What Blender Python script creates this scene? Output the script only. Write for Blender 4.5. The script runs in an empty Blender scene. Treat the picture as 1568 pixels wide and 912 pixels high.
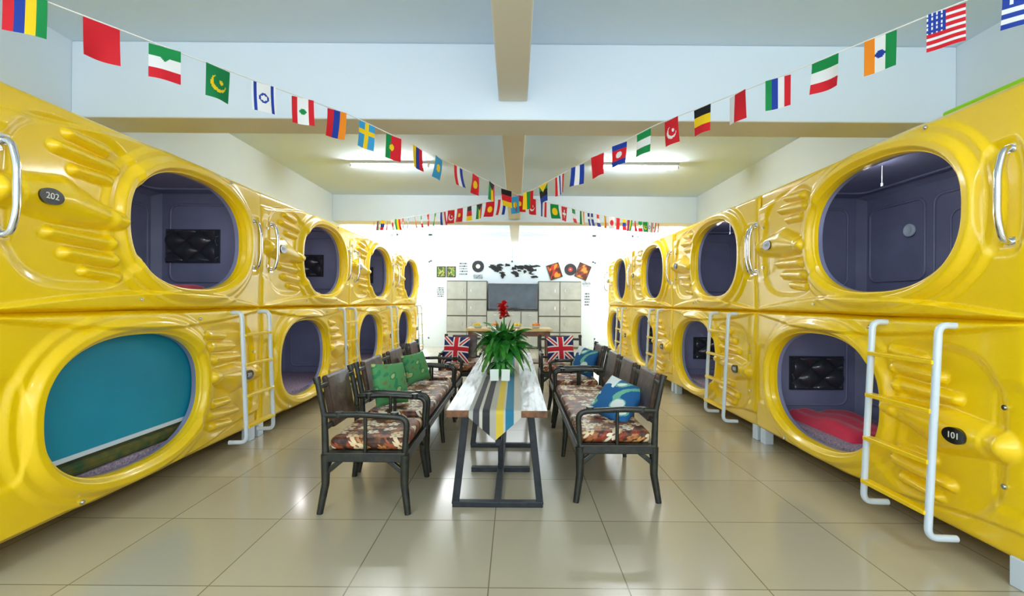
import bpy, bmesh, math, random
from mathutils import Vector, Matrix, Euler
random.seed(7)
scene = bpy.context.scene
COL = scene.collection

# ---------------------------------------------------------------- materials
def srgb(r, g, b):
    def c(x):
        x /= 255.0
        return x/12.92 if x <= 0.04045 else ((x+0.055)/1.055)**2.4
    return (c(r), c(g), c(b), 1.0)

def mat(name, col, rough=0.5, metal=0.0, coat=0.0, emis=None, es=0.0, bump=None, var=None, sheen=0.0, croughn=.06):
    m = bpy.data.materials.new(name); m.use_nodes = True
    nt = m.node_tree; b = nt.nodes['Principled BSDF']
    b.inputs['Base Color'].default_value = col
    b.inputs['Roughness'].default_value = rough
    b.inputs['Metallic'].default_value = metal
    b.inputs['Coat Weight'].default_value = coat
    b.inputs['Coat Roughness'].default_value = croughn
    if sheen: b.inputs['Sheen Weight'].default_value = sheen
    if emis:
        b.inputs['Emission Color'].default_value = emis
        b.inputs['Emission Strength'].default_value = es
    if var or bump:
        tc = nt.nodes.new('ShaderNodeTexCoord')
        n = nt.nodes.new('ShaderNodeTexNoise')
        n.inputs['Scale'].default_value = (var or bump)[0]
        n.inputs['Detail'].default_value = 4
        nt.links.new(tc.outputs['Object'], n.inputs['Vector'])
        if var:
            r = nt.nodes.new('ShaderNodeValToRGB')
            r.color_ramp.elements[0].position = 0.35; r.color_ramp.elements[1].position = 0.68
            r.color_ramp.elements[0].color = col; r.color_ramp.elements[1].color = var[1]
            nt.links.new(n.outputs['Fac'], r.inputs['Fac'])
            nt.links.new(r.outputs['Color'], b.inputs['Base Color'])
        if bump:
            bp = nt.nodes.new('ShaderNodeBump'); bp.inputs['Strength'].default_value = bump[1]
            bp.inputs['Distance'].default_value = 0.01
            nt.links.new(n.outputs['Fac'], bp.inputs['Height'])
            nt.links.new(bp.outputs['Normal'], b.inputs['Normal'])
    return m

def attr_mat(name, rough=0.7, transl=0.0):
    m = bpy.data.materials.new(name); m.use_nodes = True
    nt = m.node_tree; b = nt.nodes['Principled BSDF']
    a = nt.nodes.new('ShaderNodeAttribute'); a.attribute_name = 'Col'
    nt.links.new(a.outputs['Color'], b.inputs['Base Color'])
    b.inputs['Roughness'].default_value = rough
    if transl:
        t = nt.nodes.new('ShaderNodeBsdfTranslucent')
        nt.links.new(a.outputs['Color'], t.inputs['Color'])
        mx = nt.nodes.new('ShaderNodeMixShader'); mx.inputs[0].default_value = transl
        nt.links.new(b.outputs[0], mx.inputs[1]); nt.links.new(t.outputs[0], mx.inputs[2])
        nt.links.new(mx.outputs[0], nt.nodes['Material Output'].inputs['Surface'])
    return m

M_yel = mat('pod_yellow_gloss', srgb(251,208,2), 0.32, coat=0.4, var=(0.7, srgb(253,214,4)), croughn=.10)
M_ind = mat('pod_interior_slate', srgb(140,145,176), 0.40, var=(3.0, srgb(128,133,164)))
M_white = mat('wall_paint', srgb(226,236,243), 0.7, bump=(60,0.05))
M_ceil = mat('ceiling_paint', srgb(216,232,246), 0.8, bump=(50,0.05))
M_beam = mat('beam_paint', srgb(220,232,241), 0.7, bump=(50,0.05))
M_beam_bounce = mat('beam_underside_bounce_tint', srgb(228,222,204), 0.7, bump=(50,0.05))  # warm bounce off the floor, put into the underside colour
M_tube = mat('ladder_white_enamel', srgb(214,228,240), 0.25, coat=0.5)
M_chrome = mat('chrome', (0.75,0.76,0.78,1), 0.14, 1.0)
M_black = mat('black_gloss', srgb(18,18,20), 0.25, coat=0.5)
M_txt = mat('white_lettering', srgb(235,235,225), 0.5)
M_teal = mat('blind_teal', srgb(0,135,168), 0.55, var=(2.0, srgb(4,146,176)))
M_camo = mat('bedding_green', srgb(50,80,45), 0.9, var=(12, srgb(110,100,40)))
M_lime = mat('lime_fabric', srgb(150,215,20), 0.8, bump=(30,0.4))
M_red = mat('quilt_red', srgb(215,30,70), 0.7, bump=(9,0.8), sheen=0.3)
M_lilac = mat('mattress_lilac', srgb(190,172,184), 0.85, var=(70, srgb(120,98,126)))
M_frame = mat('painted_wood_dark', srgb(14,18,17), 0.45, coat=0.2, var=(22, srgb(38,40,26)), bump=(30,0.3), croughn=.2)
M_brownleather = mat('brown_leather', srgb(44,26,18), 0.42, coat=0.15, bump=(60,0.5), var=(14, srgb(84,54,34)))
M_steel = mat('table_steel_dark', srgb(26,32,40), 0.5, metal=0.2, coat=0.1, var=(20, srgb(42,48,54)))
M_woodedge = mat('table_edge_wood', srgb(130,84,48), 0.5, var=(25, srgb(70,45,30)))
M_leaf = mat('leaf_green', srgb(24,105,36), 0.35, coat=0.3, var=(9, srgb(62,145,46)))
M_petal = mat('petal_red', srgb(215,20,20), 0.45)
M_yellowp = mat('petal_yellow', srgb(240,200,30), 0.5)
M_orange = mat('orange_skin', srgb(240,130,20), 0.5)
M_pot = mat('pot_ceramic', srgb(205,215,200), 0.25, coat=0.5)
M_card = mat('card_white', srgb(215,225,215), 0.6)
M_winframe = mat('window_frame_white', srgb(215,222,228), 0.4)
M_cab = mat('cabinet_grey_wood', srgb(168,170,164), 0.5, var=(4, srgb(182,184,178)))
M_cabdark = mat('cabinet_gap', srgb(100,98,90), 0.6)
M_light = mat('fluorescent_glow', (1,1,1,1), 0.5, emis=(0.93,0.98,1,1), es=170)
M_metalw = mat('white_metal', srgb(235,235,235), 0.4)
M_darkwood = mat('dark_wood', srgb(90,58,35), 0.4, coat=0.3, var=(8, srgb(130,85,48)))
M_lightwood = mat('light_wood', srgb(215,180,110), 0.35, coat=0.3, var=(8, srgb(228,196,130)))
M_flag = attr_mat('flag_cloth', 0.75, 0.3)
M_print = attr_mat('printed_cloth', 0.8)
M_poster = attr_mat('printed_paper', 0.6)
M_string = mat('string_white', srgb(230,230,225), 0.8)
M_tuft = mat('tufted_black_leather', srgb(50,54,60), 0.3, coat=0.6)

def floor_mat():
    m = bpy.data.materials.new('floor_tiles'); m.use_nodes = True
    nt = m.node_tree; N = nt.nodes; Lk = nt.links; b = N['Principled BSDF']
    g = N.new('ShaderNodeNewGeometry')
    sx = N.new('ShaderNodeSeparateXYZ'); Lk.new(g.outputs['Position'], sx.inputs[0])
    T = 0.71
    def line(out, off):
        a = N.new('ShaderNodeMath'); a.operation='SUBTRACT'; Lk.new(out,a.inputs[0]); a.inputs[1].default_value=off
        d = N.new('ShaderNodeMath'); d.operation='DIVIDE'; Lk.new(a.outputs[0],d.inputs[0]); d.inputs[1].default_value=T
        r = N.new('ShaderNodeMath'); r.operation='ROUND'; Lk.new(d.outputs[0],r.inputs[0])
        s = N.new('ShaderNodeMath'); s.operation='SUBTRACT'; Lk.new(d.outputs[0],s.inputs[0]); Lk.new(r.outputs[0],s.inputs[1])
        ab = N.new('ShaderNodeMath'); ab.operation='ABSOLUTE'; Lk.new(s.outputs[0],ab.inputs[0])
        lt = N.new('ShaderNodeMath'); lt.operation='LESS_THAN'; Lk.new(ab.outputs[0],lt.inputs[0]); lt.inputs[1].default_value=0.0045
        fl = N.new('ShaderNodeMath'); fl.operation='FLOOR'; Lk.new(d.outputs[0],fl.inputs[0])
        return lt.outputs[0], fl.outputs[0]
    lx, fx = line(sx.outputs[0], -0.126); ly, fy = line(sx.outputs[1], 3.017)
    mx = N.new('ShaderNodeMath'); mx.operation='MAXIMUM'; Lk.new(lx,mx.inputs[0]); Lk.new(ly,mx.inputs[1])
    cb = N.new('ShaderNodeCombineXYZ'); Lk.new(fx,cb.inputs[0]); Lk.new(fy,cb.inputs[1])
    wn = N.new('ShaderNodeTexWhiteNoise'); Lk.new(cb.outputs[0], wn.inputs['Vector'])
    c1 = N.new('ShaderNodeMix'); c1.data_type='RGBA'
    c1.inputs['A'].default_value = srgb(182,172,146); c1.inputs['B'].default_value = srgb(189,179,153)
    Lk.new(wn.outputs['Value'], c1.inputs['Factor'])
    c2 = N.new('ShaderNodeMix'); c2.data_type='RGBA'
    Lk.new(mx.outputs[0], c2.inputs['Factor']); Lk.new(c1.outputs['Result'], c2.inputs['A'])
    c2.inputs['B'].default_value = srgb(125,115,90)
    Lk.new(c2.outputs['Result'], b.inputs['Base Color'])
    n = N.new('ShaderNodeTexNoise'); n.inputs['Scale'].default_value=1.2
    Lk.new(g.outputs['Position'], n.inputs['Vector'])
    mr = N.new('ShaderNodeMapRange'); Lk.new(n.outputs['Fac'], mr.inputs['Value'])
    mr.inputs['To Min'].default_value=0.17; mr.inputs['To Max'].default_value=0.27
    Lk.new(mr.outputs[0], b.inputs['Roughness'])
    b.inputs['Coat Weight'].default_value = 0.35; b.inputs['Coat Roughness'].default_value=.14
    return m
M_floor = floor_mat()

def planks_mat():
    m = bpy.data.materials.new('whitewashed_planks'); m.use_nodes = True
    nt = m.node_tree; N = nt.nodes; Lk = nt.links; b = N['Principled BSDF']
    tc = N.new('ShaderNodeTexCoord')
    mp = N.new('ShaderNodeMapping'); mp.inputs['Scale'].default_value=(14,1.3,14)
    Lk.new(tc.outputs['Object'], mp.inputs['Vector'])
    n = N.new('ShaderNodeTexNoise'); n.inputs['Scale'].default_value=2.2; n.inputs['Detail'].default_value=6
    Lk.new(mp.outputs[0], n.inputs['Vector'])
    r = N.new('ShaderNodeValToRGB')
    e = r.color_ramp.elements
    e[0].position=0.34; e[0].color=srgb(140,130,118); e[1].position=0.54; e[1].color=srgb(214,219,218)
    Lk.new(n.outputs['Fac'], r.inputs['Fac']); Lk.new(r.outputs[0], b.inputs['Base Color'])
    b.inputs['Roughness'].default_value=0.35; b.inputs['Coat Weight'].default_value=0.2
    return m
M_planks = planks_mat()

def floral_mat():
    m = bpy.data.materials.new('floral_fabric'); m.use_nodes = True
    nt = m.node_tree; N = nt.nodes; Lk = nt.links; b = N['Principled BSDF']
    def math_(op, a, c=None, clamp=False):
        x = N.new('ShaderNodeMath'); x.operation = op; x.use_clamp = clamp
        for i, v in enumerate((a, c)):
            if v is None: continue
            if isinstance(v, (int, float)): x.inputs[i].default_value = v
            else: Lk.new(v, x.inputs[i])
        return x.outputs[0]
    tc = N.new('ShaderNodeTexCoord')
    base = N.new('ShaderNodeTexNoise'); base.inputs['Scale'].default_value = 18
    Lk.new(tc.outputs['Object'], base.inputs['Vector'])
    r = N.new('ShaderNodeValToRGB'); e = r.color_ramp.elements
    e[0].position=0.40; e[0].color=srgb(54,26,14); e[1].position=0.66; e[1].color=srgb(150,88,40)
    e2 = r.color_ramp.elements.new(0.52); e2.color = srgb(88,46,22)
    Lk.new(base.outputs['Fac'], r.inputs['Fac'])
    col = r.outputs[0]
    sp = N.new('ShaderNodeSeparateXYZ'); Lk.new(tc.outputs['Object'], sp.inputs[0])
    px = math_('ADD', sp.outputs[0], math_('MULTIPLY', sp.outputs[2], 0.9))
    py = math_('ADD', sp.outputs[1], math_('MULTIPLY', sp.outputs[2], 0.9))
    cbb = N.new('ShaderNodeCombineXYZ'); Lk.new(px,cbb.inputs[0]); Lk.new(py,cbb.inputs[1])
    for k, (sc, R, ca, cb_) in enumerate([(10.5, 0.42, srgb(140,26,20), srgb(205,150,80)), (10.0, 0.54, srgb(242,234,210), srgb(226,200,150))]):
        mp = N.new('ShaderNodeMapping'); mp.inputs['Location'].default_value=(k*3.3,k*1.7,0)
        mp.inputs['Scale'].default_value=(sc,sc,0.01)
        Lk.new(cbb.outputs[0], mp.inputs['Vector'])
        v = N.new('ShaderNodeTexVoronoi'); v.voronoi_dimensions='2D'; v.inputs['Scale'].default_value=1.0
        v.inputs['Randomness'].default_value=0.6
        Lk.new(mp.outputs[0], v.inputs['Vector'])
        sb = N.new('ShaderNodeVectorMath'); sb.operation='SUBTRACT'
        Lk.new(mp.outputs[0], sb.inputs[0]); Lk.new(v.outputs['Position'], sb.inputs[1])
        s = N.new('ShaderNodeSeparateXYZ'); Lk.new(sb.outputs[0], s.inputs[0])
        ang = math_('ARCTAN2', s.outputs[1], s.outputs[0])
        sc_ = N.new('ShaderNodeSeparateColor'); Lk.new(v.outputs['Color'], sc_.inputs[0])
        ph = math_('MULTIPLY', sc_.outputs[0], 6.0)
        cs = math_('ABSOLUTE', math_('COSINE', math_('ADD', math_('MULTIPLY', ang, 2.5 if k else 3.0), ph)))
        rad = math_('MULTIPLY', math_('ADD', math_('MULTIPLY', cs, 0.55), 0.42), R)
        ln = math_('SQRT', math_('ADD', math_('MULTIPLY', s.outputs[0], s.outputs[0]), math_('MULTIPLY', s.outputs[1], s.outputs[1])))
        inside = math_('LESS_THAN', ln, rad)
        keep = math_('LESS_THAN', sc_.outputs[1], 0.62 if k == 1 else 0.8)
        inside = math_('MULTIPLY', inside, keep)
        cm = N.new('ShaderNodeMix'); cm.data_type='RGBA'
        Lk.new(sc_.outputs[2], cm.inputs['Factor']); cm.inputs['A'].default_value=ca; cm.inputs['B'].default_value=cb_
        cen = math_('LESS_THAN', ln, 0.1)
        cm2 = N.new('ShaderNodeMix'); cm2.data_type='RGBA'
        Lk.new(cen, cm2.inputs['Factor']); Lk.new(cm.outputs['Result'], cm2.inputs['A']); cm2.inputs['B'].default_value=srgb(150,80,30)
        o = N.new('ShaderNodeMix'); o.data_type='RGBA'
        Lk.new(inside, o.inputs['Factor']); Lk.new(col, o.inputs['A']); Lk.new(cm2.outputs['Result'], o.inputs['B'])
        col = o.outputs['Result']
    Lk.new(col, b.inputs['Base Color']); b.inputs['Roughness'].default_value=0.5
    return m
M_floral = floral_mat()

# ---------------------------------------------------------------- mesh builder
class MB:
    def __init__(s): s.v=[]; s.f=[]; s.m=[]; s.s=[]; s.c=[]
    def add(s, vs, fs, mi=0, smooth=False, cols=None):
        o = len(s.v); s.v += [tuple(x) for x in vs]
        for i, f in enumerate(fs):
            s.f.append(tuple(a+o for a in f)); s.m.append(mi); s.s.append(smooth)
            s.c.append(cols[i] if cols else (1,1,1,1))
    def box(s, c, d, mi=0, R=None, col=None):
        vs = []
        for x in (-.5,.5):
            for y in (-.5,.5):
                for z in (-.5,.5):
                    p = Vector((x*d[0], y*d[1], z*d[2]))
                    if R: p = R @ p
                    vs.append(p+Vector(c))
        fs = [(0,1,3,2),(4,6,7,5),(0,4,5,1),(2,3,7,6),(0,2,6,4),(1,5,7,3)]
        s.add(vs, fs, mi, False, [col]*6 if col else None)
    def beam(s, p0, p1, w, h, mi=0, up=(0,0,1)):
        p0=Vector(p0); p1=Vector(p1); d=(p1-p0); ln=d.length; d.normalize()
        u=Vector(up)
        if abs(d.dot(u))>.98: u=Vector((0,1,0))
        sd=d.cross(u).normalized(); u=sd.cross(d)
        R=Matrix((sd,d,u)).transposed()
        s.box((p0+p1)/2,(w,ln,h),mi,R)
    def tube(s, path, r, mi=0, seg=10, cap=True, closed=False):
        P=[Vector(p) for p in path]; n=len(P)
        rs = r if isinstance(r,(list,tuple)) else [r]*n
        vs=[]; fs=[]; nrm=None
        for i,p in enumerate(P):
            if closed: t=(P[(i+1)%n]-P[i-1])
            else: t=(P[min(i+1,n-1)]-P[max(i-1,0)])
            t.normalize()
            if nrm is None:
                nrm = t.orthogonal().normalized()
            else:
                nrm = (nrm - t*nrm.dot(t))
                if nrm.length<1e-6: nrm=t.orthogonal()
                nrm.normalize()
            bn=t.cross(nrm)
            for k in range(seg):
                a=2*math.pi*k/seg
                vs.append(p+(nrm*math.cos(a)+bn*math.sin(a))*rs[i])
        m_ = n if closed else n-1
        for i in range(m_):
            j=(i+1)%n
            for k in range(seg):
                fs.append((i*seg+k, i*seg+(k+1)%seg, j*seg+(k+1)%seg, j*seg+k))
        s.add(vs,fs,mi,True)
        if cap and not closed:
            s.add(vs[:seg],[tuple(range(seg))],mi); s.add(vs[-seg:],[tuple(range(seg))],mi)
    def lathe(s, c, prof, mi=0, seg=24):
        vs=[];fs=[]
        for r,z in prof:
            for k in range(seg):
                a=2*math.pi*k/seg; vs.append((c[0]+r*math.cos(a),c[1]+r*math.sin(a),c[2]+z))
        for i in range(len(prof)-1):
            for k in range(seg):
                fs.append((i*seg+k,i*seg+(k+1)%seg,(i+1)*seg+(k+1)%seg,(i+1)*seg+k))
        s.add(vs,fs,mi,True)
    def obj(s, name, mats, parent=None, bevel=0, loc=None, rot=None, colors=False, bseg=2, fixn=True):
        me = bpy.data.meshes.new(name); me.from_pydata(s.v,[],s.f)
        for m in mats: me.materials.append(m)
        me.polygons.foreach_set('material_index', s.m)
        me.polygons.foreach_set('use_smooth', s.s)
        if colors:
            ca = me.color_attributes.new('Col','FLOAT_COLOR','CORNER')
            arr=[]
            for p,c in zip(me.polygons,s.c):
                arr += list(c)*p.loop_total
            ca.data.foreach_set('color',arr)
        me.update()
        if fixn and not colors:
            bm=bmesh.new(); bm.from_mesh(me); bmesh.ops.recalc_face_normals(bm,faces=bm.faces); bm.to_mesh(me); bm.free()
        o = bpy.data.objects.new(name, me); COL.objects.link(o)
        if parent: o.parent=parent
        if loc: o.location=loc
        if rot: o.rotation_euler=rot
        if bevel:
            b=o.modifiers.new('bevel','BEVEL'); b.width=bevel; b.segments=bseg; b.limit_method='ANGLE'; b.angle_limit=math.radians(50)
        return o

def empty(name, loc=(0,0,0), rot=(0,0,0)):
    e=bpy.data.objects.new(name,None); COL.objects.link(e); e.location=loc; e.rotation_euler=rot; e.empty_display_size=.2
    return e
def link_obj(name, me, parent=None, loc=(0,0,0), rot=(0,0,0)):
    o=bpy.data.objects.new(name,me); COL.objects.link(o); o.parent=parent; o.location=loc; o.rotation_euler=rot
    return o
def fillet(pts, rad, n=5):
    P=[Vector(p) for p in pts]; out=[P[0]]
    for i in range(1,len(P)-1):
        a=(P[i-1]-P[i]); b=(P[i+1]-P[i]); r=min(rad,a.length*.49,b.length*.49)
        A=P[i]+a.normalized()*r; B=P[i]+b.normalized()*r
        for k in range(n+1):
            t=k/n; out.append(A*(1-t)**2+P[i]*2*t*(1-t)+B*t*t)
    out.append(P[-1]); return out
def sstep(x,a=0.,b=1.):
    t=max(0.,min(1.,(x-a)/(b-a))); return t*t*(3-2*t)

# ---------------------------------------------------------------- room shell
CZ=3.68; XL=-3.85; XR=3.80; YN=-2.6; YF=14.6
mb=MB(); mb.box(((XL+XR)/2,(YN+YF)/2,-.05),(XR-XL+.4,YF-YN+.4,.1)); mb.obj('floor',[M_floor])
mb=MB(); mb.box(((XL+XR)/2,(YN+YF)/2,CZ+.05),(XR-XL+.4,YF-YN+.4,.1)); mb.obj('ceiling',[M_ceil])
for nm,X,sg in (('wall_left',XL,-1),('wall_right',XR,1)):
    mb=MB(); xc=X+sg*.1
    mb.box((xc,(YN+10.4)/2,CZ/2),(.2,10.4-YN,CZ))
    mb.box((xc,12.4,.45),(.2,4.0,.9)); mb.box((xc,12.4,CZ-.06),(.2,4.0,.12)); mb.box((xc,14.5,CZ/2),(.2,.2,CZ))
    mb.obj(nm,[M_white])
mb=MB()
mb.box((-.11,YF+.1,1.36),(5.28,.2,2.72)); mb.box(((XL+XR)/2,YF+.1,CZ-.03),(XR-XL,.2,.06))
mb.box((-3.3,YF+.1,.12),(1.1,.2,.24)); mb.box((3.17,YF+.1,.12),(1.26,.2,.24))
mb.obj('wall_far',[M_white])
mb=MB()
for s_ in (-1,1): mb.box((s_*3.5-.02,YN-.1,CZ/2),(.66,.2,CZ))
mb.box((-.02,YN-.1,.4),(6.34,.2,.8)); mb.box((-.02,YN-.1,CZ-.15),(6.34,.2,.3))
mb.obj('wall_near',[M_white])
def window(name, horiz, fixed, a0,a1,z0,z1, nm, transom=None):
    mb=MB(); t=.06
    def bx(a,za,b,zb):
        ca=(a+b)/2; cz=(za+zb)/2
        if horiz: mb.box((ca,fixed,cz),(max(b-a,t),.07,max(zb-za,t)))
        else: mb.box((fixed,ca,cz),(.07,max(b-a,t),max(zb-za,t)))
    bx(a0,z0,a1,z0+t); bx(a0,z1-t,a1,z1)
    for i in range(nm+1):
        x=a0+(a1-a0)*i/nm; x=min(max(x,a0+t/2),a1-t/2); bx(x-t/2,z0,x+t/2,z1)
    if transom: bx(a0,transom-t/2,a1,transom+t/2)
    mb.obj(name,[M_winframe],bevel=.006)
window('window_1',True,YF+.1,-2.75,2.53,2.72,3.62,2)
window('window_2',True,YF+.1,-3.85,-2.75,.24,3.62,1,2.72)
window('window_3',True,YF+.1,2.53,3.80,.24,3.62,1,2.72)
window('window_4',False,XL-.1,10.4,14.4,.9,3.56,3,2.7)
window('window_5',False,XR+.1,10.4,14.4,.9,3.56,3,2.7)
window('window_6',True,YN-.1,-3.19,3.15,.8,3.38,4,2.6)
def portal(loc,rot,sx,sy):
    l=bpy.data.lights.new('portal','AREA'); l.shape='RECTANGLE'; l.size=sx; l.size_y=sy
    try: l.cycles.is_portal=True
    except Exception: pass
    o=bpy.data.objects.new('daylight_portal',l); COL.objects.link(o); o.location=loc; o.rotation_euler=rot
H90=math.pi/2
portal((0,YF+.22,1.95),(-H90,0,0),7.6,3.5)
portal((XL-.22,12.4,2.2),(0,-H90,0),2.7,4.0)
portal((XR+.22,12.4,2.2),(0,H90,0),2.7,4.0)
portal((0,YN-.22,2.1),(H90,0,0),6.3,2.6)

def beam_obj(x0,x1,y0,y1,z0):
    mb=MB(); mb.box(((x0+x1)/2,(y0+y1)/2,(z0+CZ)/2),(x1-x0,y1-y0,CZ-z0))
    o=mb.obj('ceiling_beam',[M_beam,M_beam_bounce],bevel=.012)
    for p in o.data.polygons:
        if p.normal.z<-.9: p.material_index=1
beam_obj(XL,XR,3.93,4.30,3.02)
beam_obj(XL,XR,9.54,9.95,3.12)
beam_obj(-.155,.095,YN,3.93,3.18)
beam_obj(-.155,.095,4.30,9.54,3.18)
beam_obj(-.155,.095,9.95,YF,3.3)

def fluo(x,y):
    mb=MB(); mb.box((x,y,CZ-.02),(1.26,.10,.04),0)
    mb.box((x-.62,y,CZ-.055),(.03,.06,.06),0); mb.box((x+.62,y,CZ-.055),(.03,.06,.06),0)
    mb.tube([(x-.6,y,CZ-.065),(x+.6,y,CZ-.065)],.02,1,12)
    mb.obj('fluorescent_light',[M_metalw,M_light])
for y in (7.3,-.6,12.2):  # row behind the camera is unseen, added to brighten the near bay
    for x in (-2.03,1.97): fluo(x,y)

# ---------------------------------------------------------------- capsule pods
L=2.56; H=1.235; DEP=1.08
CU,CV,A,B_=1.575,.63,.665,.465; NEXP=2.4
def rE(th):
    c=abs(math.cos(th))/A; s=abs(math.sin(th))/B_
    return (c**NEXP+s**NEXP)**(-1/NEXP)
caps=[ # u0,v0,r0,u1,v1,r1,h
 (.13,.655,.07,.46,.660,.115,.085),(.46,.660,.115,.78,.60,.055,.085),
 (.50,1.075,.028,.74,1.050,.038,.045),(.42,.975,.032,.78,.950,.042,.052),(.53,.865,.028,.74,.862,.036,.042),
 (.38,.465,.030,.76,.448,.040,.048),(.48,.355,.032,.78,.333,.042,.052),(.60,.255,.028,.82,.232,.036,.042),
]
def W(u,v):
    dx=u-CU; dy=v-CV; th=math.atan2(dy,dx); r=math.hypot(dx,dy); dist=max(0,r-rE(th))
    w=.012+.014*(1-(2*v/H-1)**2)
    ev=min(v,H-v); eu=min(u,L-u)
    w-=.035*math.exp(-ev/.012); w-=.035*math.exp(-eu/.012)
    arc=.012+.125*math.sin(math.pi*min(max(u/L,0),1))**.8
    w+=.036*(1-sstep(v-arc,-.020,.014))*sstep(ev,0,.03)
    top=H-.035-.13*(1-sstep(u,.0,1.1))
    w-=.032*sstep(v-top,-.012,.022)
    px=(u-.56)/.46; pv=(v-.65)/.52; q=(abs(px)**3+abs(pv)**3)
    w-=.026*(1-sstep(q,.66,1.0))
    w+=.024*(1-sstep(dist,.155,.205))
    w+=.042*sstep(dist,0,.04)*(1-sstep(dist,.07,.13))
    q=((u-2.43)/.10)**4+((v-.64)/.30)**4
    w-=.016*(1-sstep(q,.5,1.2))
    q=((u-.10)/.10)**4+((v-.655)/.34)**4
    w-=.012*(1-sstep(q,.5,1.2))
    best=0
    for (u0,v0,r0,u1,v1,r1,h) in caps:
        ax=u1-u0; ay=v1-v0; t=((u-u0)*ax+(v-v0)*ay)/(ax*ax+ay*ay); t=max(0,min(1,t))
        d=math.hypot(u-u0-ax*t,v-v0-ay*t); rr=(r0+(r1-r0)*t)*1.25
        if d<rr:
            q=max(0,1-(d/rr)**2); best=max(best,h*q)
    return max(w,-.05)+best
def build_pod_mesh():
    mb=MB(); P=[]
    nu,nv=190,92
    for i in range(nu): P.append((L*i/nu,0))
    for i in range(nv): P.append((L,H*i/nv))
    for i in range(nu): P.append((L*(1-i/nu),H))
    for i in range(nv): P.append((0,H*(1-i/nv)))
    M=len(P); K=96; vs=[]
    dirs=[]
    for (u,v) in P:
        th=math.atan2(v-CV,u-CU); r0=rE(th); R=math.hypot(v-CV,u-CU); dirs.append((th,r0,R))
    for k in range(K+1):
        t=(k/K)
        for (th,r0,R) in dirs:
            d=(R-r0)*(t**1.15)
            r=r0+d
            u=CU+r*math.cos(th); v=CV+r*math.sin(th)
            vs.append((u-L/2,-W(u,v),v-H/2))
    fs=[]
    for k in range(K):
        for j in range(M):
            a=k*M+j; b=k*M+(j+1)%M; fs.append((a,b,b+M,a+M))
    mb.add(vs,fs,0,True)
    def ring(f): return [f(*d,*p) for d,p in zip(dirs,P)]
    r_front=vs[:M]
    g=lambda dd,y: ring(lambda th,r0,R,u,v:(CU+(r0-dd)*math.cos(th)-L/2,y,CV+(r0-dd)*math.sin(th)-H/2))
    r_b1=g(.006,-.012); r_b2=g(.004,.022); r_b3=g(.0,.062)
    def strip(a,b,mi,sm):
        n=len(a); mb.add(a+b,[(j,(j+1)%n,(j+1)%n+n,j+n) for j in range(n)],mi,sm)
    strip(r_front,r_b1,0,True); strip(r_b1,r_b2,0,True); strip(r_b2,r_b3,1,True)
    ins=.05
    def inn(u,v): return (min(max(u,ins),L-ins)-L/2, min(max(v,ins),H-ins)-H/2)
    r_i1=[(inn(u,v)[0],.064,inn(u,v)[1]) for u,v in P]
    r_i2=[(x,DEP-.09,z) for x,y,z in r_i1]
    r_i3=[(x*.94,DEP-.03,z*.92) for x,y,z in r_i1]
    strip(r_b3,r_i1,1,False); strip(r_i1,r_i2,1,False); strip(r_i2,r_i3,1,False)
    mb.add(r_i3,[tuple(range(M))],1)
    r_o1=vs[-M:]; r_o2=[(u-L/2,DEP,v-H/2) for u,v in P]
    strip(r_o1,r_o2,0,False); mb.add(r_o2,[tuple(range(M))],0)
    me_o=mb.obj('tmp_pod',[M_yel,M_ind],fixn=False); me=me_o.data; bpy.data.objects.remove(me_o); me.name='pod_shell'
    return me
POD=build_pod_mesh()
def bm_mesh(mb,mats,name):
    o=mb.obj('tmp',mats); me=o.data; bpy.data.objects.remove(o); me.name=name; return me
mb=MB()
hp=fillet([(0,.02,.25),(0,-.045,.235),(0,-.075,.12),(0,-.075,-.12),(0,-.045,-.235),(0,.02,-.25)],.05)
mb.tube(hp,.017,0,12)
for z in (.245,-.245): mb.box((0,.0,z),(.055,.02,.055))
HANDLE=bm_mesh(mb,[M_chrome],'handle')
mb=MB(); seg=32
vs=[(.070*math.cos(2*math.pi*k/seg),-.008,.046*math.sin(2*math.pi*k/seg)) for k in range(seg)]
vb=[(x,.03,z) for x,y,z in vs]
mb.add(vs+vb,[tuple(range(seg))]+[(k,(k+1)%seg,(k+1)%seg+seg,k+seg) for k in range(seg)])
PLATE=bm_mesh(mb,[M_black],'plate')
mb=MB(); mb.tube([(0,.03,0),(0,-.012,0)],.014,0,12); mb.tube([(0,-.012,0),(0,-.018,0)],.008,0,8)
BOLT=bm_mesh(mb,[M_chrome],'bolt')
def tuft_mesh():
    mb=MB(); w,h=.54,.33; nx,ny=120,76; vs=[]
    for j in range(ny+1):
        for i in range(nx+1):
            x=i/nx; y=j/ny
            a=x*4+y*3; b=x*4-y*3
            q=abs(math.sin(math.pi*(a*.5+.25)))*abs(math.sin(math.pi*(b*.5+.25)))
            e=min(x,1-x,y*.64,(1-y)*.64)
            z=(.008+.048*q**.6)*min(1,e/.03)
            vs.append((x*w-w/2,-z-.004,y*h-h/2))
    fs=[(j*(nx+1)+i,j*(nx+1)+i+1,(j+1)*(nx+1)+i+1,(j+1)*(nx+1)+i) for j in range(ny) for i in range(nx)]
    mb.add(vs,fs,0,True)
    mb.box((0,.006,0),(w+.02,.016,h+.02),0)
    return bm_mesh(mb,[M_tuft],'tufted_panel')
TUFT=tuft_mesh()
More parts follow.
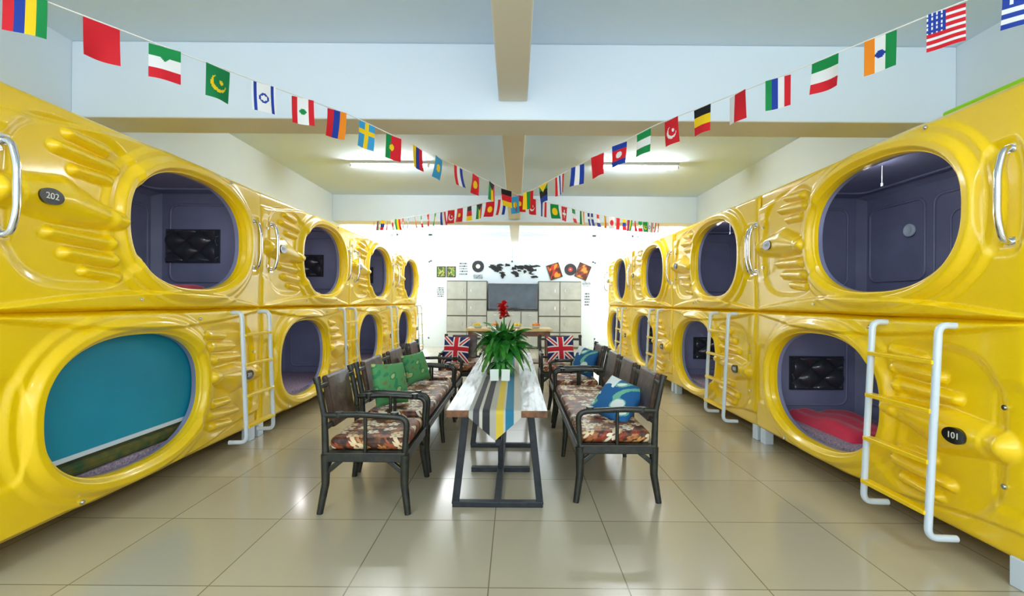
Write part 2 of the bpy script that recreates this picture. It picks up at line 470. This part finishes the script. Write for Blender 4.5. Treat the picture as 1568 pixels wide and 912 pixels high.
def relief():
    mb=MB()
    def rr(c,ax,ay,w,h,r=.012):
        c=Vector(c);ax=Vector(ax);ay=Vector(ay); k=.08; pts=[]
        for sx,sy,a0 in ((1,1,0),(-1,1,90),(-1,-1,180),(1,-1,270)):
            for q in range(6):
                a=math.radians(a0+18*q)
                pts.append(c+ax*(sx*(w/2-k)+k*math.cos(a))+ay*(sy*(h/2-k)+k*math.sin(a)))
        mb.tube(pts,r,0,6,closed=True)
    yb=DEP-.035
    for x,w in ((-.8,.62),(0,.8),(.8,.62)): rr((x,yb,.05),(1,0,0),(0,0,1),w,.72)
    rr((0,yb,.05),(1,0,0),(0,0,1),.5,.4,.009)
    for s_ in (-1,1): rr((s_*(L/2-.055),.54,.05),(0,1,0),(0,0,1),.72,.8)
    rr((0,.54,H/2-.055),(1,0,0),(0,1,0),2.0,.7)
    return bm_mesh(mb,[M_ind],'interior_relief')
RELIEF=relief()
mb=MB(); mb.box((0,.54,0),(2.36,.90,.12)); MATT=bm_mesh(mb,[M_lilac],'mattress')
def quilt_mesh(w,d,h,seed):
    mb=MB(); rnd=random.Random(seed); nx,ny=40,20; ph=[rnd.random()*6 for _ in range(6)]; vs=[];
    for j in range(ny+1):
        for i in range(nx+1):
            x=i/nx; y=j/ny; e=min(x*w,(1-x)*w,y*d,(1-y)*d)
            z=h*min(1,max(0,e)/.05)**.5*(1+.18*math.sin(9*x+ph[0]+4*y)+.14*math.sin(14*y+ph[1]-6*x))
            vs.append(((x-.5)*w,(y-.5)*d,z))
    mb.add(vs,[(j*(nx+1)+i,j*(nx+1)+i+1,(j+1)*(nx+1)+i+1,(j+1)*(nx+1)+i) for j in range(ny) for i in range(nx)],0,True)
    mb.add([vs[0],vs[nx],vs[-1],vs[-1-nx]],[(0,1,2,3)])
    return bm_mesh(mb,[M_red],'quilt')
QUILT=quilt_mesh(.92,.52,.085,3)
QUILT2=quilt_mesh(1.4,.6,.04,5)

def text(body,size,parent,loc,rot):
    c=bpy.data.curves.new('number','FONT'); c.body=body; c.size=size; c.align_x='CENTER'; c.align_y='CENTER'; c.extrude=.001
    c.materials.append(M_txt)
    o=bpy.data.objects.new('number',c); COL.objects.link(o); o.parent=parent; o.location=loc; o.rotation_euler=rot
    return o

YS=[4.8-L/2+L*i for i in range(4)]
ZL=.135
mb=MB(); mb.lathe((0,0,0),[(.04,0),(.04,.02),(.0,.02)],0,20); mb.lathe((0,0,-.004),[(0,0),(.032,0),(.032,.01)],1,20)
M_fill_lens=mat('fill_lamp_lens',(1,1,1,1),.5,emis=(1,.97,.95,1),es=5)  # glowing lens of the fill lamp added inside each pod
FILL_LAMP=bm_mesh(mb,[M_tube,M_fill_lens],'fill_lamp_disc')
for side in (-1,1):
    X=-2.70 if side<0 else 2.56
    for row in (0,1):
        for i,yc in enumerate(YS):
            zc=ZL+H/2+row*H
            e=empty('capsule_bed_pod',(X,yc,zc),(0,0,H90 if side<0 else -H90))
            far=1 if side<0 else -1
            flip = (row==0)
            sh=link_obj('shell',POD,e,rot=(0,math.pi if flip else 0,0))
            fs=-1 if flip else 1
            u,v=.32,.655
            px=(u-L/2)*fs; pz=(v-H/2)*fs; w=W(u,v)
            link_obj('number_plate',PLATE,e,(px,-w,pz))
            num={(-1,1):202,(-1,0):201,(1,1):102,(1,0):101}[(side,row)]+i*2
            text(str(num),.05,e,(px,-w-.0095,pz),(H90,0,0))
            for (u,v) in ((.12,.45),(.12,.86),(.98,.08),(2.0,1.17)):
                link_obj('bolt',BOLT,e,((u-L/2)*fs,-W(u,v),(v-H/2)*fs))
            if row==1:
                for u in (.09,L-.11):
                    link_obj('grab_handle',HANDLE,e,(u-L/2,-W(u,.64)+.01,.63-H/2+.02))
            link_obj('interior_relief',RELIEF,e)
            link_obj('added_fill_lamp',FILL_LAMP,e,(0,.13,H/2-.072))  # added fill lamp, tucked behind the opening's lip to brighten the interior
            link_obj('mattress',MATT,e,(0,0,-H/2+.115))
            l=bpy.data.lights.new('added_fill_light','POINT'); l.energy=3.8; l.shadow_soft_size=.04; l.color=(1,.97,.98)
            lo=bpy.data.objects.new('added_fill_light',l); COL.objects.link(lo); lo.parent=e; lo.location=(0,.15,H/2-.125)  # hidden point light added to lift the pod interior
            if (row==0 and side>0) or (side<0 and row==1):
                hz=.02 if row==1 else -.02
                link_obj('headboard_pad',TUFT,e,(far*(L/2-.065),.66 if side<0 else .58,hz),(0,0,-far*H90))
            if row==0 and side>0 and i==0: link_obj('folded_quilt',QUILT,e,(far*.66,.46,-H/2+.175))
            elif side<0 and row==1: link_obj('folded_quilt',QUILT2,e,(.15,.54,-H/2+.175))
            if side<0 and row==0 and i==0:
                m2=MB()
                cx=-(CU-L/2); cz=-(CV-H/2)
                m2.box((cx,.080,cz+.13),(1.46,.010,.82),0)
                m2.box((cx,.078,cz-.285),(1.46,.018,.03),1)
                m2.obj('roller_blind',[M_teal,M_tube],e)
                m3=MB(); m3.box((cx,.54,-H/2+.22),(1.56,.88,.09)); m3.obj('bedding',[M_camo],e,bevel=.03,bseg=3)
            if row==0:
                m3=MB()
                for x in (-L/2+.08,L/2-.08):
                    for y in (.06,DEP-.1):
                        m3.box((x,y,-H/2-ZL/2+.01),(.09,.09,ZL+.02))
                m3.obj('foot',[M_tube],e,bevel=.006)
            if row==1 and side>0:
                m3=MB(); m3.lathe((0,0,0),[(.055,0),(.06,.02),(.045,.03),(.04,.012),(0,.012)],0,24)
                m3.obj('round_porthole',[M_tube],e,loc=(-.63,DEP-.04,.14),rot=(H90,0,0))  # round porthole on the pod's back wall
            if row==1:
                m3=MB(); m3.tube([(far*.1,.35,H/2-.05),(far*.1,.35,H/2-.19)],.003,0,6); m3.tube([(far*.1,.35,H/2-.19),(far*.1,.35,H/2-.215)],.009,0,8)
                m3.obj('pull_cord',[M_tube],e)
mb=MB(); mb.box((3.05,2.56,2.630),(.80,.55,.036)); mb.box((3.08,2.56,2.66),(.72,.50,.026)); mb.obj('folded_blanket',[M_lime],bevel=.012,bseg=3)

def ladder(side,X,y0,y1):
    sg=-side
    mb=MB()
    for y in (y0,y1):
        path=fillet([(X+sg*.03,y,1.33),(X+sg*.14,y,1.335),(X+sg*.195,y,.12),(X+sg*.03,y,.115)],.06,6)
        mb.tube(path,.02,0,12)
    for z in (1.12,.84,.55,.26):
        xx=X+sg*(.14+.055*(1.33-z)/1.2)
        mb.box((xx,(y0+y1)/2,z),(.060,abs(y1-y0),.026),1)
    mb.obj('bunk_ladder',[M_tube,M_yel],bevel=.004)
for i in range(4):
    b=2.24+L*i
    ladder(-1,-2.70,b+2.02,b+2.49)
    ladder(1,2.56,b+.36,b+.84)

# ---------------------------------------------------------------- chairs
def chair(name, n, loc, rotz, wid, dep=.60):
    e=empty(name,(loc[0],loc[1],0),(0,0,rotz))
    mb=MB(); hw=wid/2-.03; hd=dep/2-.03
    for sx in (-1,1):
        for sy in (1,-1):
            lg=[(sx*(hw+.02),sy*(hd+.03),0),(sx*hw,sy*hd,.2),(sx*hw,sy*hd,.40)]
            mb.tube(lg,[.022,.028,.034],0,8)
        for sy in (1,-1):
            mb.beam((sx*hw,sy*(hd-.01),.28),(sx*hw,sy*(hd-.14),.385),.028,.034)
            mb.beam((sx*(hw-.01),sy*hd,.28),(sx*(hw-.14),sy*hd,.385),.028,.034)
        mb.box((sx*hw,0,.385),(.05,dep-.04,.065))
        bp=[(sx*hw,-hd,.38),(sx*hw,-hd-.01,.66),(sx*hw,-hd-.06,.90)]
        mb.tube(bp,[.026,.022,.02],0,8)
        mb.tube([(sx*hw,-hd-.056,.885),(sx*hw,-hd-.068,.925)],.027,0,8)
        arm=fillet([(sx*hw,-hd-.01,.665),(sx*(hw+.01),-.05,.675),(sx*(hw+.01),hd+.02,.655),(sx*hw,hd+.0,.40)],.07,6)
        mb.tube(arm,.021,0,10)
        mb.tube([(sx*hw,0.0,.40),(sx*hw,-.0,.67)],.013,0,8)
        for q in (-.18,.2): mb.tube([(sx*hw,q,.655),(sx*hw,q,.69)],.028,0,8)
    mb.box((0,hd,.385),(wid-.04,.05,.065)); mb.box((0,-hd,.385),(wid-.04,.05,.065))
    mb.box((0,0,.405),(wid-.08,dep-.08,.03))
    for z,y in ((.58,-hd-.005),(.86,-hd-.05)):
        mb.beam((-hw,y,z),(hw,y,z),.03,.035)
    if n>1:
        mb.tube([(0,hd+.02,0),(0,hd,.2),(0,hd,.38)],[.018,.024,.03],0,8); mb.tube([(0,-hd-.02,0),(0,-hd,.2),(0,-hd,.38)],[.018,.024,.03],0,8)
        for k in range(1,n):
            x=-hw+2*hw*k/n
            mb.tube([(x,-hd,.38),(x,-hd-.01,.66),(x,-hd-.06,.91)],[.02,.02,.018],0,8)
    mb.obj('frame',[M_frame],e,bevel=.006)
    mb=MB(); mb.box((0,.01,.462),(wid-.10,dep-.07,.085)); mb.obj('seat_cushion',[M_floral],e,bevel=.032,bseg=4)
    mb=MB(); R=Euler((math.radians(10.5),0,0)).to_matrix()
    cw=2*hw/n
    for k in range(n):
        x=-hw+cw*(k+.5)
        mb.box((x,-hd-.03,.735),(cw*.66,.045,.37),0,R)
    mb.obj('back_pad',[M_brownleather],e,bevel=.018,bseg=3)
    return e
chair('wooden_armchair',1,(-1.02,3.43),-H90,.69)
chair('wooden_armchair',1,(-1.02,5.95),-H90,.69)
chair('wooden_armchair',1,(.76,5.80),H90,.69)
chair('wooden_armchair',1,(-.80,6.95),math.pi,.66)
chair('wooden_armchair',1,(.72,6.95),math.pi,.70)
chair('wooden_bench_seat',2,(-1.02,4.68),-H90,1.66)
chair('wooden_bench_seat',3,(.75,4.28),H90,1.98)

def pillow(name, size, colf, loc, R, th=.075, n=64):
    mb=MB(); vs=[]; fs=[]; cols=[]
    for sgn in (1,-1):
        o=len(vs)
        for j in range(n+1):
            for i in range(n+1):
                x=2*i/n-1; y=2*j/n-1
                q=max(0,(1-x**2))*max(0,(1-y**2))
                pin=1-.06*(1-abs(y)**2)*abs(x)**6 ; pin2=1-.06*(1-abs(x)**2)*abs(y)**6
                vs.append((x*size/2*pin, sgn*-th*q**.42, y*size/2*pin2))
        for j in range(n):
            for i in range(n):
                fs.append((o+j*(n+1)+i,o+j*(n+1)+i+1,o+(j+1)*(n+1)+i+1,o+(j+1)*(n+1)+i))
                cols.append(colf((i+.5)/n,(j+.5)/n))
    mb.add(vs,fs,0,True,cols)
    o=mb.obj(name,[M_print],colors=True)
    o.matrix_world=Matrix.Translation(loc)@R.to_4x4()
    return o
def jack(s,t):
    red=srgb(205,20,45); wh=srgb(240,238,230); bl=srgb(18,28,95)
    x=abs(s-.5); y=abs(t-.5)
    if x<.075 or y<.075: return red
    if x<.125 or y<.125: return wh
    d=abs(x-y)
    if d<.035: return red
    if d<.10: return wh
    return bl
def blob(s,t,sc,seed):
    return math.sin(s*sc+seed)+math.sin(t*sc*1.3+seed*2)+math.sin((s+t)*sc*.8+seed*3)+.6*math.sin((s-t)*sc*2.1+seed)
def green_p(s,t):
    b=blob(s,t,13,1.3)
    if b>1.9: return srgb(170,185,110)
    if b>.9: return srgb(45,130,85)
    if b<-2.4: return srgb(110,120,70)
    return srgb(80,150,90)
def blue_p(s,t):
    b=blob(s,t,9,2.1)
    if s<.35 and t>.4 and b>-.5: return srgb(225,235,235)
    if b>1.3: return srgb(225,235,230)
    if b>.7: return srgb(110,180,150)
    return srgb(25,95,150)
def cush_rot(yaw,tilt,roll=0):
    return Euler((0,0,math.radians(yaw))).to_matrix()@Euler((math.radians(tilt),0,0)).to_matrix()@Euler((0,math.radians(roll),0)).to_matrix()
pillow('throw_cushion',.38,green_p,(-1.12,4.10,.705),cush_rot(60,-16,4))
pillow('throw_cushion',.34,green_p,(-1.14,5.25,.685),cush_rot(55,-18,-5))
pillow('throw_cushion',.38,blue_p,(.86,3.80,.635),cush_rot(-36,-42,18))
pillow('throw_cushion',.36,blue_p,(.90,5.85,.69),cush_rot(-50,-18,8))
pillow('union_jack_cushion',.40,jack,(-.90,6.98,.715),cush_rot(0,-16,3))
pillow('union_jack_cushion',.42,jack,(.70,6.98,.725),cush_rot(0,-16,-3))

# ---------------------------------------------------------------- dining table
te=empty('dining_table',(-.115,0,0))
mb=MB(); mb.box((0,4.6,.727),(.655,3.34,.046),0)
top=mb.obj('tabletop',[M_planks,M_woodedge],te,bevel=.004)
for p in top.data.polygons:
    if abs(p.normal.z)<.5: p.material_index=1
mb=MB()
for y in (3.23,4.55,5.9):
    for sx in (-1,1): mb.beam((sx*.225,y,.70),(sx*.30,y,.02),.05,.045,0,(0,1,0))
    mb.box((0,y,.69),(.50,.05,.03)); mb.box((0,y,.02),(.64,.05,.04))
mb.box((0,4.56,.02),(.055,2.7,.036)); mb.box((0,4.56,.45),(.04,2.66,.05))
for y in (3.9,5.2): mb.box((0,y,.345),(.045,.045,.69))
mb.box((0,3.9,.02),(.5,.05,.04))
for y in (4.55,5.9): mb.box((0,y,.45),(.52,.04,.045))
mb.obj('trestle_frame',[M_steel],te,bevel=.004)

def stripe(s):
    bands=[(.08,srgb(170,170,160)),(.20,srgb(60,60,64)),(.27,srgb(190,186,170)),(.40,srgb(36,38,42)),(.52,srgb(168,164,150)),(.66,srgb(205,178,52)),(.70,srgb(190,186,170)),(.86,srgb(28,112,142)),(1.1,srgb(185,180,164))]
    for a,c in bands:
        if s<a: return c
mb=MB(); hw=.168; nx=50
def cx(i): return -.125+(2*i/nx-1)*hw
rows=[]
ys=[6.1,5.5,5.0,4.5,4.0,3.5,3.0,2.945]
for y in ys: rows.append([(cx(i),y,.7535) for i in range(nx+1)])
rows.append([(cx(i),2.920,.748) for i in range(nx+1)])
for q in range(1,9):
    rows.append([(cx(i),2.916-.012*math.sin(q/8*2+i*.12)*(q/8),.745-(q/8)*(.035+.155*(1-abs(2*i/nx-1)))) for i in range(nx+1)])
vs=[p for r in rows for p in r]; fs=[];cols=[]
for j in range(len(rows)-1):
    for i in range(nx):
        fs.append((j*(nx+1)+i,j*(nx+1)+i+1,(j+1)*(nx+1)+i+1,(j+1)*(nx+1)+i)); cols.append(stripe((i+.5)/nx))
mb.add(vs,fs,0,True,cols)
mb.obj('table_runner',[M_print],colors=True)

# ---------------------------------------------------------------- plant
def leaf(mb,base,az,length,width,rise,droop,mi=0,n=9,twist=0):
    b=Vector(base); dh=Vector((math.cos(az),math.sin(az),0)); sd=Vector((-math.sin(az),math.cos(az),0))
    vs=[]
    for k in range(n+1):
        t=k/n; p=b+dh*(length*t*(1-.15*t))+Vector((0,0,rise*t-droop*t*t))
        w=width*.5*math.sin(math.pi*min(1,(t*.94+.04))**.75)
        s2=(sd+Vector((0,0,twist*t))).normalized()
        vs+= [p-s2*w+Vector((0,0,w*.35)),p,p+s2*w+Vector((0,0,w*.35))]
    fs=[]
    for k in range(n):
        a=k*3; fs+=[(a,a+1,a+4,a+3),(a+1,a+2,a+5,a+4)]
    mb.add(vs,fs,mi,True)
pe=empty('potted_bromeliad',(-.12,4.72,.756))
mb=MB(); mb.lathe((0,0,0),[(0,0),(.065,0),(.075,.01),(.095,.15),(.10,.17),(.09,.17),(.085,.14),(0,.14)],0,28); mb.obj('pot',[M_pot],pe)
mb=MB(); rnd=random.Random(11)
for k in range(130):
    az=rnd.random()*2*math.pi; ln=rnd.uniform(.16,.36)
    leaf(mb,(rnd.uniform(-.06,.06),rnd.uniform(-.06,.06),.14+rnd.uniform(0,.14)),az,ln,rnd.uniform(.08,.13),rnd.uniform(.10,.38),rnd.uniform(.14,.40),0,twist=rnd.uniform(-.8,.8))
for k in range(26):
    az=rnd.random()*2*math.pi
    leaf(mb,(rnd.uniform(-.03,.03),rnd.uniform(-.03,.03),.2),az,rnd.uniform(.08,.2),.05,rnd.uniform(.25,.4),.08,0)
mb.tube([(0,0,.14),(.005,0,.56)],.008,0,8)
mb.obj('leaves',[M_leaf],pe)
mb=MB()
for k in range(60):
    az=rnd.random()*2*math.pi; h=rnd.uniform(.52,.66)
    leaf(mb,(0,0,h),az,rnd.uniform(.06,.11),.045,rnd.uniform(.02,.09),rnd.uniform(.02,.06),0,6)
mb.obj('red_bracts',[M_petal],pe)
ve=empty('small_vase_plant',(-.13,4.3,.756))
mb=MB(); mb.lathe((0,0,0),[(0,0),(.04,0),(.05,.02),(.045,.09),(.035,.12),(.03,.12),(.03,.1),(0,.1)],0,24); mb.obj('vase',[M_pot],ve)
mb=MB()
for k in range(60):
    az=rnd.random()*2*math.pi
    leaf(mb,(rnd.uniform(-.02,.02),rnd.uniform(-.02,.02),.10),az,rnd.uniform(.06,.20),.04,rnd.uniform(.03,.16),rnd.uniform(.10,.26),0,6)
mb.obj('leaves',[M_leaf],ve)
mb=MB()
for x,w,r in ((-.05,.075,10),(.05,.075,-12)):
    R=Euler((math.radians(-14),0,math.radians(r))).to_matrix(); mb.box((x-.13,4.00,.806),(w,.003,.10),0,R)
    R=Euler((math.radians(14),0,math.radians(r))).to_matrix(); mb.box((x-.13,4.025,.806),(w,.003,.10),0,R)
mb.obj('menu_card',[M_card])

# ---------------------------------------------------------------- far furniture
fe=empty('buffet_table',(-.12,9.6,0))
mb=MB(); mb.box((0,0,.88),(1.75,.8,.05),1)
for x in (-.8,.8):
    for y in (-.33,.33): mb.box((x,y,.43),(.07,.07,.86))
mb.box((0,-.36,.80),(1.6,.03,.10)); mb.box((0,0,.2),(1.6,.6,.03))
mb.obj('table_body',[M_darkwood,M_lightwood],fe,bevel=.006)
for k,(x,m_) in enumerate(((-.65,M_yellowp),(-.3,M_orange),(.15,M_yellowp),(.55,M_orange))):
    b=empty('fruit_bowl',(x-.12,9.45,.905))
    mb=MB(); mb.lathe((0,0,0),[(0,0),(.05,0),(.06,.01),(.12,.06),(.125,.06),(.06,.0),],0,20); mb.obj('bowl',[M_pot],b)
    mb=MB(); r2=random.Random(k)
    for q in range(9):
        a=r2.random()*6.28; rr=r2.random()*.07; z=.06+.02*r2.random()
        prof=[(.032*math.sin(math.pi*t/8),-.032*math.cos(math.pi*t/8)) for t in range(9)]
        mb.lathe((rr*math.cos(a),rr*math.sin(a),z),prof,0,12)
    mb.obj('fruit',[m_],b)

ce=empty('wall_cabinet',(0,14.33,0))
mb=MB()
mb.box((-1.5,0,1.05),(1.24,.46,2.1),1); mb.box((1.38,0,1.05),(1.32,.46,2.1),1); mb.box((-.09,0,.6),(1.6,.46,1.16),1)
for x0,x1 in ((-2.12,-.88),(.72,2.04)):
    n=2; w=(x1-x0)/n
    for i in range(n):
        for z0,z1 in ((.06,.5),(.52,1.0),(1.02,1.5),(1.52,2.08)):
            mb.box((x0+w*(i+.5),-.24,(z0+z1)/2),(w-.03,.025,z1-z0-.02),0)
            mb.box((x0+w*(i+.5)+(.18 if i==0 else -.18),-.26,(z0+z1)/2),(.02,.02,.10),2)
for i in range(3):
    for z0,z1 in ((.06,.6),(.62,1.16)):
        mb.box((-.86+.53*(i+.5)-.02,-.24,(z0+z1)/2),(.50,.025,z1-z0-.02),0)
        mb.box((-.86+.53*(i+.5)-.02,-.26,(z0+z1)/2+.15),(.10,.02,.02),2)
mb.obj('cabinet_body',[M_cab,M_cabdark,M_chrome],ce,bevel=.004)
M_screen=mat('tv_screen',srgb(22,38,52),0.2,coat=.1,var=(3,srgb(38,60,74)))
tv=empty('television',(-.07,14.2,1.62))
mb=MB(); mb.box((0,0,0),(1.56,.06,.80),0); mb.box((0,.03,-.38),(.5,.2,.03),0); mb.box((0,.05,-.42),(.1,.04,.08),0); mb.obj('tv_case',[M_black],tv,bevel=.01)
mb=MB(); mb.box((0,-.033,.01),(1.46,.006,.72),0); mb.obj('screen',[M_screen],tv)

def poster(name,cx,cz,w,h,colf,n=60,rot=0,frame=None):
    mb=MB(); vs=[];fs=[];cols=[]; m_=max(8,int(n*h/w))
    R=Euler((0,math.radians(rot),0)).to_matrix()
    for j in range(m_+1):
        for i in range(n+1):
            p=R@Vector(((i/n-.5)*w,0,(j/m_-.5)*h)); vs.append((p.x,p.y,p.z))
    for j in range(m_):
        for i in range(n):
            c=colf((i+.5)/n,(j+.5)/m_)
            if c is None: continue
            fs.append((j*(n+1)+i,j*(n+1)+i+1,(j+1)*(n+1)+i+1,(j+1)*(n+1)+i)); cols.append(c)
    mb.add(vs,fs,0,False,cols)
    if frame:
        t=.025
        for (x,z,a,b) in ((0,h/2,w+t,t),(0,-h/2,w+t,t),(-w/2,0,t,h),(w/2,0,t,h)):
            p=R@Vector((x,0,z)); mb.box((p.x,-.008,p.z),(a,.02,b),0,R,frame)
    o=mb.obj(name,[M_poster],colors=True); o.location=(cx,14.585,cz); return o
conts=[(.10,.80,.07,.10),(.18,.70,.10,.15),(.17,.56,.05,.06),(.24,.88,.06,.06),(.29,.36,.045,.12),(.27,.46,.05,.06),(.28,.24,.02,.09),(.37,.88,.05,.08),
 (.49,.70,.05,.09),(.53,.80,.04,.08),(.50,.48,.06,.09),(.54,.36,.04,.13),(.62,.76,.11,.11),(.74,.78,.12,.11),(.80,.62,.08,.09),(.69,.54,.03,.08),(.79,.48,.03,.07),(.87,.26,.065,.07),(.59,.58,.04,.05),(.90,.84,.08,.05),(.83,.41,.05,.025),(.89,.64,.015,.06)]
def wmap(s,t):
    for x,y,a,b in conts:
        k=1+.28*math.sin(s*60+t*40)+.25*math.sin(t*90-s*30)
        if ((s-x)/a)**2+((t-y)/b)**2<k: return srgb(25,25,28)
    return None
poster('world_map_decal',-.03,2.40,1.75,.60,wmap,180)
def photo(seed,c1,c2,c3):
    def f(s,t):
        b=blob(s,t,8,seed)
        return c1 if b>.7 else (c2 if b>-.6 else c3)
    return f
dk=srgb(70,60,45)
poster('framed_picture',-2.38,2.40,.26,.32,photo(1,srgb(90,130,60),srgb(170,170,80),srgb(60,90,50)),24,0,dk)
poster('framed_picture',-2.06,2.40,.26,.32,photo(2,srgb(100,140,60),srgb(190,180,90),srgb(60,90,50)),24,0,dk)
poster('framed_picture',1.25,2.44,.38,.46,photo(3,srgb(230,150,30),srgb(190,50,30),srgb(90,40,20)),24,-18,dk)
poster('framed_picture',2.16,2.44,.38,.46,photo(4,srgb(210,140,50),srgb(150,60,40),srgb(90,40,20)),24,22,dk)
def disc(inner):
    def f(s,t):
        r=math.hypot(s-.5,t-.5)
        if r>.5: return None
        if r<.05: return srgb(240,240,240)
        if r<.19: return inner
        return srgb(30,30,32) if int(r*60)%4 else srgb(70,70,75)
    return f
poster('vinyl_record',-1.2,2.58,.38,.38,disc(srgb(225,225,220)),40)
poster('vinyl_record',1.76,2.50,.38,.38,disc(srgb(200,50,40)),40)
def txtlines(s,t):
    return srgb(60,60,60) if (int(t*9)%2==0 and math.sin(s*70+int(t*9)*5)>-.3) else None
poster('lettering_decal',-1.67,2.5,.26,.38,txtlines,24)
poster('lettering_decal',-1.2,2.25,.30,.14,txtlines,24)
poster('lettering_decal',2.28,2.05,.26,.16,txtlines,20)
poster('lettering_decal',2.30,1.55,.16,.4,txtlines,20)
poster('lettering_decal',-2.4,1.75,.22,.3,txtlines,20)

# ---------------------------------------------------------------- bunting
RD=srgb(215,25,40); WH=srgb(240,240,240); BL=srgb(25,60,160); GR=srgb(10,140,70); YE=srgb(250,210,20); OR=srgb(245,140,20); BK=srgb(20,20,22); LB=srgb(60,160,215)
def Vs(*c): return lambda s,t: c[min(len(c)-1,int(s*len(c)))]
def Hs(*c): return lambda s,t: c[min(len(c)-1,int(t*len(c)))]
def over_disc(f,c,r=.18,x=.5,y=.5):
    return lambda s,t: c if math.hypot((s-x)*.8,(t-y))<r else f(s,t)
def crescent(bg,c):
    def f(s,t):
        if math.hypot((s-.5)*.8,t-.52)<.26 and math.hypot((s-.56)*.8,t-.46)>.22: return c
        if math.hypot((s-.62)*.8,t-.46)<.07: return c
        return bg
    return f
def cross(bg,c,x=.38,w=.09): return lambda s,t: c if abs(s-.5)<w*1.2 or abs(t-x)<w else bg
def usa(s,t):
    if s<.5 and t<.52: return WH if (int(s*16)%2==0 and int(t*16)%2==0) else BL
    return RD if int(t*11)%2==0 else WH
def greece(s,t):
    if s<.4 and t<.5: return WH if abs(s-.2)<.05 or abs(t-.25)<.06 else BL
    return BL if int(t*9)%2==0 else WH
def tri(f,c): return lambda s,t: c if t<.45 - abs(s-.5)*.9 else f(s,t)
def plain(c): return lambda s,t: c
israel=lambda s,t: BL if (abs(s-.15)<.06 or abs(s-.85)<.06 or (.10<math.hypot((s-.5)*.8,t-.5)<.17)) else WH
swiss=lambda s,t: WH if (abs(s-.5)<.1 and abs(t-.5)<.3) or (abs(t-.5)<.08 and abs(s-.5)<.36) else RD
dsg=[Vs(RD,BL,YE,GR), plain(RD), tri(Hs(GR,WH,RD),GR), crescent(srgb(10,130,70),YE), israel, over_disc(Vs(RD,WH,WH,RD),GR,.12), Vs(RD,BL,OR), cross(LB,YE), over_disc(Vs(GR,RD,RD),YE,.13,.4), Vs(YE,BL,RD),
 over_disc(plain(LB),YE,.18), Vs(RD,WH,BL), over_disc(plain(RD),YE,.2), tri(Vs(GR,YE,RD),BK), Hs(BK,RD,YE), over_disc(plain(RD),YE,.15), crescent(RD,WH), Vs(BL,WH,RD), over_disc(plain(GR),YE,.25), swiss, Hs(GR,WH,RD), Vs(GR,WH,OR), cross(BL,WH), Hs(RD,WH,BL), Vs(GR,YE,RD), over_disc(plain(WH),RD,.24), plain(RD), Hs(YE,BL,RD)]
dsgR=[greece, usa, over_disc(Vs(OR,WH,GR),BL,.12), Hs(GR,WH,RD), Vs(GR,BL,WH,RD), Vs(WH,RD,RD), Hs(BK,YE,RD), crescent(RD,WH), Hs(GR,WH,GR), over_disc(Hs(BL,RD,RD,BL),WH,.16), plain(RD), Vs(BL,WH,BL), Vs(RD,WH,BL,WH,RD), tri(Hs(GR,BK,BL),YE), Vs(YE,GR,RD)]+dsg[10:]+dsg[:6]
def bunting(sx, zpts, designs, seed):
    rnd=random.Random(seed)
    def z_at(d):
        for (a,za),(b,zb) in zip(zpts,zpts[1:]):
            if d<=b: t=(d-a)/(b-a); return za+(zb-za)*t
        return zpts[-1][1]
    mb=MB(); pts=[]
    d=1.6
    while d<=9.53: pts.append(Vector((sx*.709*(5.2-d),d,z_at(d)))); d+=.05
    mb.tube(pts,.004,1,5)
    step=.262*.815; d=2.06 if seed==1 else 2.02; k=0
    while d<9.4:
        f=designs[k%len(designs)]; k+=1
        p=Vector((sx*.709*(5.2-d),d,z_at(d)))
        dr=Vector((sx*-.579,.815,0)); 
        ang=rnd.uniform(-.35,.35); dr=Matrix.Rotation(ang,3,'Z')@dr
        dr = dr if dr.x>0 else -dr
        nn=dr.cross(Vector((0,0,1)))
        w=.14; h=.19; nx,ny=24,28; vs=[];fs=[];cols=[]; ph=rnd.random()*6; sl=rnd.uniform(-.25,.25)
        amp=rnd.uniform(.006,.018)
        slope=(z_at(d+.07)-z_at(d-.07))/.14*.815
        sd=1 if dr.y>0 else -1
        for j in range(ny+1):
            for i in range(nx+1):
                s=i/nx; t=j/ny
                off=nn*(amp*math.sin(ph+s*4)*t + sl*h*t*t*.8)
                vs.append(p+dr*((s-.5)*w)+Vector((0,0,-.003-t*h+slope*sd*(s-.5)*w))+off)
        for j in range(ny):
            for i in range(nx):
                fs.append((j*(nx+1)+i,j*(nx+1)+i+1,(j+1)*(nx+1)+i+1,(j+1)*(nx+1)+i)); cols.append(f((i+.5)/nx,(j+.5)/ny))
        mb.add(vs,fs,0,True,cols)
        d+=step
    mb.obj('flag_bunting',[M_flag,M_string],colors=True)
bunting(-1,[(1.5,2.80),(2.06,2.83),(2.63,2.83),(3.42,2.85),(4.36,2.76),(5.2,2.68),(6.7,2.77),(8.2,2.93),(9.54,3.11)],dsg,1)
bunting(1,[(1.5,2.90),(2.23,2.905),(2.82,2.88),(3.63,2.87),(4.2,2.79),(4.94,2.67),(5.2,2.66),(6.7,2.77),(8.2,2.93),(9.54,3.11)],dsgR,2)

# ---------------------------------------------------------------- world
w=bpy.data.worlds.new('world'); scene.world=w; w.use_nodes=True
nt=w.node_tree; bg=nt.nodes['Background']; bg.inputs['Color'].default_value=(.86,.94,1,1); bg.inputs['Strength'].default_value=4.6

# ---------------------------------------------------------------- camera
c=bpy.data.cameras.new('camera'); co=bpy.data.objects.new('camera',c); COL.objects.link(co)
c.lens=16.0; c.sensor_width=36; c.shift_x=-5/1568; c.shift_y=6/1568; c.clip_start=.05; c.clip_end=200
co.location=(0,0,1.45); co.rotation_euler=(H90,math.radians(-.4),0)
scene.camera=co
scene.view_settings.view_transform='Standard'
scene.view_settings.look='None'
scene.view_settings.exposure=0.05
